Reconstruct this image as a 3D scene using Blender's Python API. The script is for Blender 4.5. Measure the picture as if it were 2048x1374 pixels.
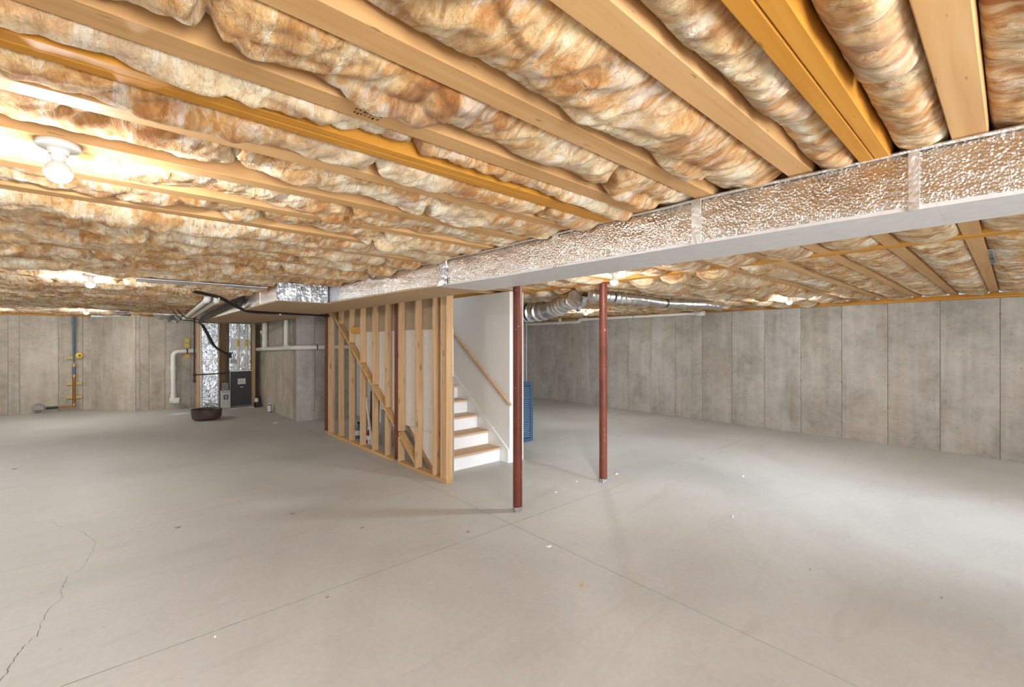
import bpy, bmesh, math, random
import numpy as np
from mathutils import Vector, Matrix
random.seed(7)
for o in list(bpy.data.objects): bpy.data.objects.remove(o)
S = bpy.context.scene
C = S.collection
PI = math.pi

# ------------------------------------------------------------------ camera, world, daylight, exposure
J = 2.36            # underside of the floor joists
CEIL = 2.60         # underside of the floor deck
cam = bpy.data.objects.new('camera', bpy.data.cameras.new('camera'))
C.objects.link(cam)
cam.location = (0, 0, 1.65)
cam.rotation_euler = (PI/2, 0, -math.atan2(.6609, .7504))
cam.data.sensor_width = 36
cam.data.lens = 36*883.4/2048
cam.data.shift_y = -2/2048
cam.data.clip_start = .02
S.camera = cam
w = bpy.data.worlds.new('world'); S.world = w; w.use_nodes = True
w.node_tree.nodes['Background'].inputs[0].default_value = (.75, .87, 1, 1)
w.node_tree.nodes['Background'].inputs[1].default_value = .6
def area(name, loc, direction, sx, sy, power, col, spread=PI):
    l = bpy.data.lights.new(name, 'AREA'); l.shape = 'RECTANGLE'; l.size = sx; l.size_y = sy
    l.energy = power; l.color = col; l.spread = spread
    o = bpy.data.objects.new(name, l); C.objects.link(o); o.location = loc
    o.rotation_euler = Vector(direction).to_track_quat('-Z', 'Y').to_euler()
    return o
area('window_daylight', (5.2, -3.42, 1.45), (.10, 1, -.235), 2.5, 1.3, 52, (.74, .87, 1), .62)
area('added_door_fill', (.3, -3.42, 1.2), (0, 1, -.05), 2.3, 1.9, 340, (.93, .96, 1))  # fill light added behind the viewer, set at an invented glazed door
BULB = 1200.
S.view_settings.view_transform = 'Standard'
S.view_settings.look = 'None'
S.view_settings.gamma = 1
S.view_settings.use_curve_mapping = False
S.view_settings.exposure = 0.33

# ------------------------------------------------------------------ helpers
class MB:
    def __init__(s): s.v = []; s.f = []
    def add(s, vs, fs):
        n = len(s.v); s.v += [tuple(v) for v in vs]; s.f += [tuple(i+n for i in f) for f in fs]; return s
    def box(s, x0, x1, y0, y1, z0, z1):
        return s.add([(x0,y0,z0),(x1,y0,z0),(x1,y1,z0),(x0,y1,z0),(x0,y0,z1),(x1,y0,z1),(x1,y1,z1),(x0,y1,z1)],
                     [(0,3,2,1),(4,5,6,7),(0,1,5,4),(1,2,6,5),(2,3,7,6),(3,0,4,7)])
    def tube(s, pts, r, seg=12, cap=True):
        pts = [Vector(p) for p in pts]; n = len(pts)
        rs = r if isinstance(r, (list, tuple)) else [r]*n
        rings = []; up = None
        for i, p in enumerate(pts):
            t = (pts[min(i+1, n-1)]-pts[max(i-1, 0)]).normalized()
            if up is None:
                up = Vector((0,0,1)) if abs(t.z) < .9 else Vector((1,0,0))
            a = t.cross(up).normalized(); b = a.cross(t).normalized(); up = b
            rings.append([p+(a*math.cos(2*PI*k/seg)+b*math.sin(2*PI*k/seg))*rs[i] for k in range(seg)])
        vs = [v for rg in rings for v in rg]
        fs = [(i*seg+k, i*seg+(k+1) % seg, (i+1)*seg+(k+1) % seg, (i+1)*seg+k) for i in range(n-1) for k in range(seg)]
        if cap:
            fs.append(tuple(reversed(range(seg)))); fs.append(tuple((n-1)*seg+k for k in range(seg)))
        return s.add(vs, fs)
    def lathe(s, prof, c=(0,0,0), seg=24, axis='z'):
        n = len(prof); vs = []
        for r, h in prof:
            for k in range(seg):
                a = 2*PI*k/seg; x, y, z = r*math.cos(a), r*math.sin(a), h
                if axis == 'y': x, y, z = x, z, y
                if axis == 'x': x, y, z = z, y, x
                vs.append((x+c[0], y+c[1], z+c[2]))
        fs = [(i*seg+k, i*seg+(k+1) % seg, (i+1)*seg+(k+1) % seg, (i+1)*seg+k) for i in range(n-1) for k in range(seg)]
        fs.append(tuple(reversed(range(seg)))); fs.append(tuple((n-1)*seg+k for k in range(seg)))
        return s.add(vs, fs)
    def prism(s, poly, a0, a1, axis='x'):
        """poly: list of (p,q). axis x: (y,z); y: (x,z); z: (x,y)"""
        n = len(poly)
        def P(p, q, a): return (a,p,q) if axis == 'x' else ((p,a,q) if axis == 'y' else (p,q,a))
        vs = [P(p,q,a0) for p,q in poly]+[P(p,q,a1) for p,q in poly]
        fs = [tuple(reversed(range(n))), tuple(range(n, 2*n))]+[(i, (i+1) % n, n+(i+1) % n, n+i) for i in range(n)]
        return s.add(vs, fs)
    def mesh(s, name, m, smooth=False, bevel=0):
        me = bpy.data.meshes.new(name); me.from_pydata(s.v, [], s.f)
        bm = bmesh.new(); bm.from_mesh(me)
        bmesh.ops.recalc_face_normals(bm, faces=bm.faces)
        if bevel:
            bmesh.ops.bevel(bm, geom=list(bm.edges), offset=bevel, segments=1, affect='EDGES', clamp_overlap=True)
        bm.to_mesh(me); bm.free()
        me.materials.append(m)
        if smooth:
            me.polygons.foreach_set('use_smooth', [True]*len(me.polygons))
            me.set_sharp_from_angle(angle=math.radians(40))
        return me
    def build(s, name, m, parent=None, smooth=False, bevel=0):
        o = bpy.data.objects.new(name, s.mesh(name, m, smooth, bevel)); C.objects.link(o)
        if parent: o.parent = parent
        return o
def inst(name, me, loc, parent=None, rz=0, scale=None):
    o = bpy.data.objects.new(name, me); C.objects.link(o); o.location = loc; o.rotation_euler = (0,0,rz)
    if scale: o.scale = scale
    if parent: o.parent = parent
    return o
def tag(o, label=None, cat=None, group=None, kind=None):
    if label: o['label'] = label
    if cat: o['category'] = cat
    if group: o['group'] = group
    if kind: o['kind'] = kind
    return o
def thing(name, label, cat, loc=(0,0,0), rz=0, group=None):
    o = bpy.data.objects.new(name, None); C.objects.link(o); o.empty_display_size = .1
    o.location = loc; o.rotation_euler = (0,0,rz)
    return tag(o, label, cat, group)
def struct_empty(name, label, cat, loc=(0,0,0), rz=0):
    return tag(thing(name, label, cat, loc, rz), kind='structure')
def rnd_path(pts, r, n=5):
    pts = [Vector(p) for p in pts]; out = [pts[0]]
    for i in range(1, len(pts)-1):
        a, b, c = pts[i-1], pts[i], pts[i+1]
        d1 = (a-b).normalized(); d2 = (c-b).normalized(); rr = min(r, (a-b).length*.49, (c-b).length*.49)
        p0 = b+d1*rr; p2 = b+d2*rr
        for k in range(n+1):
            t = k/n; out.append(p0*(1-t)**2+b*2*t*(1-t)+p2*t*t)
    out.append(pts[-1]); return out
def spline(pts, n=6):
    P = [Vector(p) for p in pts]; P = [P[0]*2-P[1]]+P+[P[-1]*2-P[-2]]; out = []
    for i in range(1, len(P)-2):
        for k in range(n):
            t = k/n; a, b, c, d = P[i-1:i+3]
            out.append(.5*((2*b)+(c-a)*t+(2*a-5*b+4*c-d)*t*t+(3*b-a-3*c+d)*t**3))
    out.append(P[-2]); return out
ORD = ['first','second','third','fourth','fifth','sixth','seventh','eighth','ninth','tenth','eleventh','twelfth','thirteenth','fourteenth','fifteenth','sixteenth','seventeenth','eighteenth','nineteenth','twentieth']
TENS = {2: 'twenty', 3: 'thirty', 4: 'forty'}
def ordinal(n):
    if n <= 20: return ORD[n-1]
    t, u = divmod(n, 10)
    return (TENS[t][:-1]+'ieth') if u == 0 else TENS[t]+'-'+ORD[u-1]

# numpy gradient noise
def perlin(x, y, seed=0):
    xi = np.floor(x).astype(np.int64); yi = np.floor(y).astype(np.int64); xf = x-xi; yf = y-yi
    def g(ix, iy):
        h = (ix*374761393+iy*668265263+seed*974711) & 0x7fffffff
        h = ((h ^ (h >> 13))*1274126177) & 0x7fffffff
        a = (h & 0xffff)/65536.*2*np.pi
        return np.cos(a), np.sin(a)
    u = xf*xf*xf*(xf*(xf*6-15)+10); v = yf*yf*yf*(yf*(yf*6-15)+10)
    def d(ix, iy, dx, dy):
        gx, gy = g(ix, iy); return gx*dx+gy*dy
    a = d(xi, yi, xf, yf); b = d(xi+1, yi, xf-1, yf); c = d(xi, yi+1, xf, yf-1); e = d(xi+1, yi+1, xf-1, yf-1)
    return (a*(1-u)+b*u)*(1-v)+(c*(1-u)+e*u)*v
def fbm(x, y, seed, octv=3):
    s = 0; a = 1
    for k in range(octv): s = s+a*perlin(x*2**k, y*2**k, seed+k*17); a *= .5
    return s
def ridge(x, y, seed): return 1-np.abs(perlin(x, y, seed))*2.2

# ------------------------------------------------------------------ materials
class NT:
    def __init__(s, name):
        s.m = bpy.data.materials.new(name); s.m.use_nodes = True; s.t = s.m.node_tree; s.n = s.t.nodes
        s.b = s.n['Principled BSDF']
    def __call__(s, kind, **kw):
        nd = s.n.new('ShaderNode'+kind)
        for k, v in kw.items():
            if k.startswith('i_'):
                key = k[2:]; key = int(key) if key.isdigit() else key.replace('_', ' ')
                nd.inputs[key].default_value = v
            else: setattr(nd, k, v)
        return nd
    def l(s, a, b): s.t.links.new(a, b)
    def coord(s, scale=(1,1,1), kind='pos', rot=(0,0,0), warp=0):
        if kind == 'pos': src = s('NewGeometry').outputs['Position']
        else: src = s('TexCoord').outputs['Object']
        mp = s('Mapping'); mp.inputs['Scale'].default_value = scale; mp.inputs['Rotation'].default_value = rot
        s.l(src, mp.inputs['Vector']); return mp.outputs[0]
    def noise(s, vec, scale, detail=4, rough=.55, dist=0):
        nd = s('TexNoise'); nd.inputs['Scale'].default_value = scale; nd.inputs['Detail'].default_value = detail
        nd.inputs['Roughness'].default_value = rough; nd.inputs['Distortion'].default_value = dist
        s.l(vec, nd.inputs['Vector']); return nd.outputs['Fac']
    def ramp(s, fac, stops, interp='LINEAR'):
        nd = s('ValToRGB'); cr = nd.color_ramp; cr.interpolation = interp
        while len(cr.elements) < len(stops): cr.elements.new(.5)
        for e, (p, c) in zip(cr.elements, stops):
            e.position = p; e.color = (*c, 1) if len(c) == 3 else c
        s.l(fac, nd.inputs[0]); return nd.outputs[0]
    def mix(s, fac, a, b, mode='MIX'):
        nd = s('MixRGB'); nd.blend_type = mode
        for i, x in enumerate((fac, a, b)):
            if hasattr(x, 'is_output'): s.l(x, nd.inputs[i])
            else: nd.inputs[i].default_value = x if i == 0 else ((*x, 1) if len(x) == 3 else x)
        return nd.outputs[0]
    def math(s, op, a, b=0):
        nd = s('Math', operation=op)
        for i, x in enumerate((a, b)):
            if hasattr(x, 'is_output'): s.l(x, nd.inputs[i])
            else: nd.inputs[i].default_value = x
        return nd.outputs[0]
    def rand(s): return s('ObjectInfo').outputs['Random']
    def bump(s, h, strength, dist=.01, prev=None):
        nd = s('Bump'); nd.inputs['Strength'].default_value = strength; nd.inputs['Distance'].default_value = dist
        s.l(h, nd.inputs['Height'])
        if prev is not None: s.l(prev, nd.inputs['Normal'])
        return nd.outputs[0]
    def out(s, col=None, rough=.6, metal=0, normal=None, spec=.5):
        b = s.b
        if col is not None:
            if hasattr(col, 'is_output'): s.l(col, b.inputs['Base Color'])
            else: b.inputs['Base Color'].default_value = (*col, 1)
        if hasattr(rough, 'is_output'): s.l(rough, b.inputs['Roughness'])
        else: b.inputs['Roughness'].default_value = rough
        b.inputs['Metallic'].default_value = metal
        b.inputs['Specular IOR Level'].default_value = spec
        if normal is not None: s.l(normal, b.inputs['Normal'])
        return s.m
def plain(name, col, rough=.5, metal=0, spec=.5, var=.08):
    t = NT(name); v = t.coord()
    n = t.noise(v, 14, 3)
    c = t.ramp(n, [(.3, tuple(x*(1-var) for x in col)), (.7, tuple(min(1, x*(1+var)) for x in col))])
    return t.out(c, rough, metal, spec=spec)

def m_floor():
    t = NT('floor_concrete'); v = t.coord()
    big = t.noise(v, .55, 5, .6, .6)
    c = t.ramp(big, [(.33, (.385,.375,.345)), (.5, (.46,.45,.415)), (.67, (.525,.515,.485))])
    v2 = t.coord((1,1,1)); fine = t.noise(v2, 26, 5, .7)
    c = t.mix(.22, c, t.ramp(fine, [(.35, (.38,.37,.34)), (.65, (.56,.55,.515))]))
    # trowel swirls and damp rings
    st = t.noise(t.coord((.5,2.2,1), rot=(0,0,.5)), 1.6, 4, .6, 1.5)
    c = t.mix(t.math('MULTIPLY', t.ramp(st, [(.55, (0,0,0)), (.75, (1,1,1))]), .45), c, (.37,.35,.32))
    sp = t.noise(v, 9, 2, .5); c = t.mix(t.math('MULTIPLY', t.ramp(sp, [(.72, (0,0,0)), (.78, (1,1,1))]), .35), c, (.36,.31,.25))
    b = t.bump(fine, .06, .004)
    rg = t.ramp(big, [(.3, (.42,.42,.42)), (.7, (.6,.6,.6))])
    return t.out(c, rg, 0, b, .35)
def m_concrete(name, tint=(1,1,1), warm=0.):
    t = NT(name); r = t.rand()
    off = t('CombineXYZ'); t.l(t.math('MULTIPLY', r, 37.), off.inputs[0]); t.l(t.math('MULTIPLY', r, 11.), off.inputs[1])
    def vec(scale):
        a = t('VectorMath', operation='ADD'); t.l(t.coord(scale), a.inputs[0]); t.l(off.outputs[0], a.inputs[1]); return a.outputs[0]
    n1 = t.noise(vec((.9,.9,.9)), 1.6, 6, .62, .4)
    base = t.ramp(n1, [(.30, (.20,.185,.165)), (.48, (.335,.32,.295)), (.68, (.46,.445,.42))])
    streak = t.noise(vec((7,7,.55)), 1.3, 5, .6, .3)
    base = t.mix(.35, base, t.ramp(streak, [(.3, (.20,.18,.155)), (.7, (.48,.465,.44))]))
    tone = t.ramp(r, [(0, (.86,.84,.80)), (.5, (1,.985,.96)), (1, (.93,.94,.96))])
    base = t.mix(1, base, tone, 'MULTIPLY')
    brown = t.noise(vec((1.2,1.2,.35)), 1.1, 4, .6, .8)
    base = t.mix(t.math('MULTIPLY', t.ramp(brown, [(.5, (0,0,0)), (.72, (1,1,1))]), .45+warm), base, (.30,.235,.165))
    dark = t.noise(vec((1.5,1.5,1.5)), 1.9, 6, .7, 1.)
    base = t.mix(t.math('MULTIPLY', t.ramp(dark, [(.6, (0,0,0)), (.72, (1,1,1))]), .4), base, (.15,.14,.13))
    vor = t('TexVoronoi'); vor.inputs['Scale'].default_value = 17; t.l(t.coord((1,1,1)), vor.inputs['Vector'])
    pit = t.ramp(vor.outputs['Distance'], [(.06, (0,0,0)), (.12, (1,1,1))])
    base = t.mix(.15, base, t.ramp(t.noise(vec((3,3,4)), 2.2, 6, .65, .8), [(.35, (.17,.155,.14)), (.5, (.36,.345,.32)), (.66, (.52,.505,.48))]))
    msk = t.ramp(t.noise(vec((1,1,1)), 2.3, 2), [(.44, (1,1,1)), (.56, (0,0,0))])
    pit = t.mix(1, pit, msk, 'LIGHTEN')
    base = t.mix(1, base, t.mix(1, pit, (.45,.44,.42), 'LIGHTEN'), 'MULTIPLY')
    base = t.mix(1, base, tint, 'MULTIPLY')
    b = t.bump(t.noise(vec((1,1,1)), 34, 4, .7), .12, .006); b = t.bump(pit, .35, .006, b)
    return t.out(base, .85, 0, b, .25)
def m_wood(name, c0, c1, c2, axis='x', scale=1., knots=.5):
    t = NT(name); r = t.rand()
    sc = {'x': (1.2,26,26), 'y': (26,1.2,26), 'z': (26,26,1.2)}[axis]
    off = t('CombineXYZ'); t.l(t.math('MULTIPLY', r, 31.), off.inputs[0]); t.l(t.math('MULTIPLY', r, 17.), off.inputs[2]); t.l(t.math('MULTIPLY', r, 23.), off.inputs[1])
    def vec(s3):
        a = t('VectorMath', operation='ADD'); t.l(t.coord(s3), a.inputs[0]); t.l(off.outputs[0], a.inputs[1]); return a.outputs[0]
    g = t.noise(vec(tuple(x*scale for x in sc)), 1., 4, .6, .35)
    c = t.ramp(g, [(.3, c0), (.5, c1), (.72, c2)])
    big = t.noise(vec((.8,.8,.8)), 1.3, 3, .5)
    c = t.mix(t.math('MULTIPLY', big, .5), c, c0)
    if knots:
        kv = t('TexVoronoi'); kv.inputs['Scale'].default_value = 1.
        ks = {'x': (2.6,9,9), 'y': (9,2.6,9), 'z': (9,9,2.6)}[axis]; t.l(vec(ks), kv.inputs['Vector'])
        k = t.ramp(kv.outputs['Distance'], [(.05, (1,1,1)), (.16, (0,0,0))])
        c = t.mix(t.math('MULTIPLY', k, knots), c, tuple(x*.33 for x in c0))
    fk = t.noise(vec({'x': (14,70,70), 'y': (70,14,70), 'z': (70,70,14)}[axis]), 1., 2, .5); c = t.mix(t.math('MULTIPLY', t.ramp(fk, [(.71, (0,0,0)), (.75, (1,1,1))]), .55), c, tuple(x*.25 for x in c0))
    tone = t.ramp(r, [(0, (.86,.84,.80)), (1, (1.,1.,1.))]); c = t.mix(1, c, tone, 'MULTIPLY')
    return t.out(c, .62, 0, t.bump(g, .12, .003), .3)
def m_insul(name, hue=0.):
    t = NT(name); r = t.rand()
    off = t('CombineXYZ'); t.l(t.math('MULTIPLY', r, 43.), off.inputs[0]); t.l(t.math('MULTIPLY', r, 29.), off.inputs[1])
    def vec(s3, rot=(0,0,0)):
        a = t('VectorMath', operation='ADD'); t.l(t.coord(s3, rot=rot), a.inputs[0]); t.l(off.outputs[0], a.inputs[1]); return a.outputs[0]
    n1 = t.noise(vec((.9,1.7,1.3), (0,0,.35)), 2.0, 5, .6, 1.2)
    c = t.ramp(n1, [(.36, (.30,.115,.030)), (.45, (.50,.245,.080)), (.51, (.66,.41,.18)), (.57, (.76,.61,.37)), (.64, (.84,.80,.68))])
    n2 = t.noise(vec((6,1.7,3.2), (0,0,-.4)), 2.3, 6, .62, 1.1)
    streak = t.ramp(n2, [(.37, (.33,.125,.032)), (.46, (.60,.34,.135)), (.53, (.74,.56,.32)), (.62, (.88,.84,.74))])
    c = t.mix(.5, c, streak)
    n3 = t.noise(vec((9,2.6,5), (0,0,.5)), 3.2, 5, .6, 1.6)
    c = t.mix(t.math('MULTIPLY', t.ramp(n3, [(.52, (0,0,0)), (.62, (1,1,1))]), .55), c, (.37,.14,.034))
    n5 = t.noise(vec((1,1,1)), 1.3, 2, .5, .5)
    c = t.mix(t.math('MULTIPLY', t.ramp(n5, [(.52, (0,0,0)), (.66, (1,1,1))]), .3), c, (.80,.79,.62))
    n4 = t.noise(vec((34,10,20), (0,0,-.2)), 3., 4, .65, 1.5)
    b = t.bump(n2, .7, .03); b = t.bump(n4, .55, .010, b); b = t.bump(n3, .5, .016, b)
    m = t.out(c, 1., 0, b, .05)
    t.b.inputs['Sheen Weight'].default_value = .15
    return m
def m_foil(name, tint, scale=70., rough=.22, facet_glint=.15):
    t = NT(name); v = t.coord(kind='pos')
    vo = t('TexVoronoi'); vo.feature = 'SMOOTH_F1'; vo.inputs['Scale'].default_value = scale; t.l(v, vo.inputs['Vector'])
    wr = t.noise(t.coord((5,5,3)), 1.8, 5, .65, 1.2)
    cr = t.noise(t.coord((16,16,5), rot=(.3,0,0)), 1.2, 3, .6, 2.)
    b = t.bump(vo.outputs['Distance'], .75, .006); b = t.bump(wr, .5, .02, b); b = t.bump(cr, .35, .01, b)
    c = t.mix(t.math('MULTIPLY', wr, .5), tint, tuple(x*.72 for x in tint))
    vc = t('TexVoronoi'); vc.inputs['Scale'].default_value = scale*.8; t.l(v, vc.inputs['Vector'])
    sx = t('SeparateColor'); t.l(vc.outputs['Color'], sx.inputs[0])
    c = t.mix(1, c, t.ramp(sx.outputs[0], [(0, (1-facet_glint,)*3), (1, (1,1,1))]), 'MULTIPLY')  # random facet tint paints glints and dim reflections into the foil colour
    return t.out(c, rough, 1., b)
M = {}
M['floor'] = m_floor()
M['conc'] = m_concrete('wall_concrete', (1.27,1.25,1.22))
M['conc_warm'] = m_concrete('wall_concrete_warm', (1.40,1.33,1.20), .10)
M['core'] = plain('joint_grout', (.13,.12,.105), .95)
M['joist'] = m_wood('joist_pine', (.58,.32,.125), (.69,.41,.18), (.76,.49,.24), 'x', .8, .25)
M['lvl'] = m_wood('laminated_lumber_x', (.56,.235,.025), (.66,.30,.04), (.73,.36,.06), 'x', .9, 0)
M['lvl_y'] = m_wood('laminated_lumber_y', (.58,.25,.03), (.70,.34,.05), (.78,.42,.09), 'y', .9, 0)
M['stud'] = m_wood('stud_spruce', (.55,.33,.165), (.68,.45,.25), (.76,.55,.34), 'z', 1., .75)
M['plate'] = m_wood('plate_spruce', (.50,.29,.11), (.62,.39,.17), (.68,.46,.22), 'y', 1., .4)
M['oak'] = m_wood('tread_wood', (.56,.36,.21), (.68,.47,.30), (.74,.54,.36), 'x', .7, 0)
M['rail'] = m_wood('rail_wood', (.56,.34,.18), (.68,.45,.26), (.74,.52,.32), 'y', 1., 0)
M['deck'] = m_wood('deck_board', (.35,.22,.11), (.44,.29,.15), (.5,.34,.2), 'x', .4, 0)
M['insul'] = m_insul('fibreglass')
M['foil'] = m_foil('foil_face', (.86,.80,.73), 110, .27)
M['foil_blue'] = m_foil('foil_bright', (.88,.93,.98), 24, .3, .6)
M['foil_flex'] = m_foil('foil_flex', (.72,.72,.71), 20, .3)
M['tape'] = m_foil('foil_tape', (.88,.87,.85), 45, .5)
M['galv'] = plain('galvanised', (.60,.60,.62), .42, .75, var=.12)
M['duct_under'] = plain('duct_underside', (.70,.69,.69), .5, .35, var=.05)
M['tan_under'] = plain('tan_underside', (.50,.36,.22), .7, 0, .3, .08)
M['drywall'] = plain('drywall_paint', (.86,.845,.81), .8, 0, .25, .015)
M['white'] = plain('white_paint', (.86,.855,.84), .45, 0, .4, .015)
M['drypaper'] = plain('drywall_back_white', (.66,.60,.52), .9, 0, .1, .05)
M['drytan'] = plain('drywall_back_tan', (.40,.31,.20), .9, 0, .1, .06)
M['pvc'] = plain('pvc', (.80,.77,.69), .38, 0, .5, .03)
M['ceramic'] = plain('lampholder_white', (.82,.80,.76), .35, 0, .5, .01)
M['black'] = plain('black_rubber', (.018,.016,.015), .45)
M['iron'] = plain('black_iron', (.055,.030,.024), .5, .3)
M['char'] = plain('charcoal_panel', (.030,.029,.030), .42, .2)
M['greybox'] = plain('grey_enamel', (.46,.47,.43), .45)
M['label_gap_dark'] = plain('label_gap_navy', (.018,.028,.05), .5)
M['label_white'] = plain('label_white', (.72,.70,.67), .6)
M['brass'] = plain('brass', (.60,.42,.14), .35, .9)
M['copper'] = plain('copper', (.36,.16,.06), .4, .9)
M['blue'] = plain('blue_plastic', (.026,.055,.095), .45, 0, .5, .1)
M['bluelight'] = plain('blue_plastic_slat', (.10,.175,.25), .4, 0, .5, .1)
M['pex'] = plain('blue_pex', (.085,.15,.21), .4)
M['yellow'] = plain('yellow_tag', (.72,.50,.05), .55)
M['woodblk'] = plain('wood_block', (.60,.40,.15), .7)
M['grey_panel'] = plain('grey_sheet', (.30,.285,.27), .6)
M['cardboard'] = plain('cardboard', (.30,.17,.075), .8)
M['bluecan'] = plain('blue_can', (.03,.06,.16), .4)
M['teal'] = plain('teal_bottle', (.06,.15,.19), .4)
M['redcap'] = plain('dark_red', (.20,.02,.015), .5)
M['chip'] = plain('white_chip', (.75,.74,.70), .8)
M['leaf'] = plain('yellow_leaf', (.48,.35,.05), .8)
M['brownbit'] = plain('brown_bit', (.26,.20,.13), .8)
M['crack'] = plain('crack_dark', (.16,.145,.125), .95)
M['tie'] = plain('tie_mark', (.19,.165,.14), .9)
t = NT('post_red'); v = t.coord()
rc = t.ramp(t.noise(v, 3, 4, .6), [(.3, (.105,.024,.012)), (.7, (.165,.043,.022))])
fl = t.noise(t.coord((1,1,.6)), 55, 3, .6); rc = t.mix(t.math('MULTIPLY', t.ramp(fl, [(.67, (0,0,0)), (.71, (1,1,1))]), .7), rc, (.55,.45,.40))
M['post'] = t.out(rc, .45, 0, None, .3)
t = NT('basin_brown'); rc = t.ramp(t.noise(t.coord(), 9, 4), [(.3, (.05,.030,.023)), (.7, (.11,.072,.058))]); M['basin'] = t.out(rc, .5)
t = NT('scuffed_base'); rc = t.ramp(t.noise(t.coord(), 60, 4, .7), [(.4, (.12,.08,.07)), (.55, (.40,.38,.38)), (.7, (.62,.60,.60))]); M['scuff'] = t.out(rc, .7)
t = NT('bulb_glow'); t.b.inputs['Emission Color'].default_value = (.95, .975, 1, 1); t.b.inputs['Emission Strength'].default_value = BULB; M['bulb'] = t.out((.9,.9,.9), .4)
t = NT('window_glass'); tr = t('BsdfTransparent'); gl = t('BsdfGlossy'); gl.inputs['Roughness'].default_value = .02
mx = t('MixShader'); mx.inputs[0].default_value = .06; t.l(tr.outputs[0], mx.inputs[1]); t.l(gl.outputs[0], mx.inputs[2]); t.l(mx.outputs[0], t.n['Material Output'].inputs[0]); M['glass'] = t.m

# ------------------------------------------------------------------ floor slabs with control joints
XL, XR, YF, YB = -2.35, 9.28, -3.2, 15.1
G = .0035
floor = tag(MB().box(XL-.3, XR+.3, YF-.3, YB+.3, -.20, -.012).build('floor', M['core']), 'pale grey concrete basement floor with saw-cut control joints', 'floor', kind='structure')
for x0, x1 in ((XL-.2, 2.645-G), (2.645+G, XR+.2)):
    for y0, y1 in ((YF-.2, 3.02-G), (3.02+G, YB+.2)):
        MB().box(x0, x1, y0, y1, -.10, 0).build('slab', M['floor'], floor)
cr = [(-.49,3.02),(-.449,3.26),(-.434,3.357),(-.42,3.477),(-.398,3.572),(-.366,3.626),(-.359,3.797),(-.34,3.95),(-.291,4.065),(-.31,4.197),(-.298,4.404),(-.221,4.482),(-.177,4.858),(-.167,5.003),(-.265,5.372),(-.432,5.672),(-.518,5.912)]
mb = MB(); pts = []
for (ax, ay), (bx, by) in zip(cr[:-1], cr[1:]):
    for k in range(6):
        t_ = k/6; pts.append((ax+(bx-ax)*t_+random.uniform(-.006,.006), ay+(by-ay)*t_+random.uniform(-.01,.01)))
n = len(pts)
for i in range(n-1):
    wd = .0022*(1-.6*i/n)*random.uniform(.5, 1.3)
    (ax, ay), (bx, by) = pts[i], pts[i+1]
    mb.add([(ax-wd,ay,.0006),(ax+wd,ay,.0006),(bx+wd,by,.0006),(bx-wd,by,.0006)], [(0,1,2,3)])
mb.build('crack', M['crack'], floor)

# ------------------------------------------------------------------ concrete walls made of form panels
WT = 2.285
pcache = {}
def panel_mesh(wd, m):
    k = (round(wd, 3), m.name)
    if k not in pcache:
        pcache[k] = MB().box(.0026, wd-.0026, -.03, 0, 0, WT-.003).mesh('concrete_panel', m, bevel=.0025)
    return pcache[k]
def conc_wall(name, p0, p1, seams, label, mat, ties=True):
    """inner face runs p0->p1; room is on the left side of that direction... local x along the wall, local -y into the room"""
    p0 = Vector((*p0, 0)); p1 = Vector((*p1, 0)); d = p1-p0; L = d.length; ang = math.atan2(d.y, d.x)
    o = MB().box(0, L, -.024, .2, -.1, WT-.004).build(name, M['core']); o.location = p0; o.rotation_euler = (0,0,ang)
    tag(o, label, 'wall', kind='structure')
    ss = [0]+[s for s in seams if .05 < s < L-.05]+[L]
    tm = MB()
    for a, b in zip(ss[:-1], ss[1:]):
        q = inst('concrete_panel', panel_mesh(b-a, mat), (a, 0, 0), o)
        if b < L:
            for z in (.25, .62, 1.0, 1.38, 1.78, 2.08):
                if random.random() < .3: continue
                zz = z+random.uniform(-.05,.05)
                tm.box(b-random.uniform(.004,.018), b+random.uniform(.004,.018), -.0308, -.028, zz-.004, zz+random.uniform(.002,.007))
                if random.random() < .5: tm.box(b-.005, b+.004, -.0308, -.028, zz-random.uniform(.02,.06), zz+random.uniform(.01,.03))
    if tm.v and ties: tag(tm.build('form_tie_mark', M['tie'], o), kind='stuff')
    return o
sr = [(XR_ - 0) for XR_ in []]
# right wall: local x runs towards -y
ytop = 9.85
seams = [ytop-(.124+.6096*k) for k in range(-7, 17)]
conc_wall('wall_right', (XR+.03, ytop), (XR+.03, YF), sorted(seams), 'long poured concrete wall in two-foot form panels on the right', M['conc'])
conc_wall('wall_back_right', (2.70, 9.88), (XR, 9.88), [.37,.98,1.59,2.2,2.81,3.42,4.03,4.64,5.25,5.86,6.2], 'concrete wall closing the far end behind the staircase', M['conc'])
conc_wall('wall_utility_side', (2.73, 13.85), (2.73, 9.852), [.35,.85,1.47,1.80,2.24,2.92,3.59], 'short concrete return wall beside the furnace with white drain pipe', M['conc_warm'])
conc_wall('wall_utility_back', (.225, 13.88), (2.70, 13.88), [.08,.25,.56,1.07,1.15,1.75], 'concrete wall behind the furnace and foil return duct', M['conc_warm'])
conc_wall('wall_back_angled', (-.565, 15.12), (.245, 13.862), [.61*1.18], 'two angled concrete panels between the water main and drain pipe', M['conc_warm'])
conc_wall('wall_back', (XL, 15.13), (-.554, 15.13), [.39,.565,1.19,1.61], 'concrete back wall carrying the blue water main', M['conc_warm'])
conc_wall('wall_left', (XL-.03, YF), (XL-.03, 15.1), [.61*k for k in range(1, 30)], 'concrete wall on the left side outside the picture', M['conc'])
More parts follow.
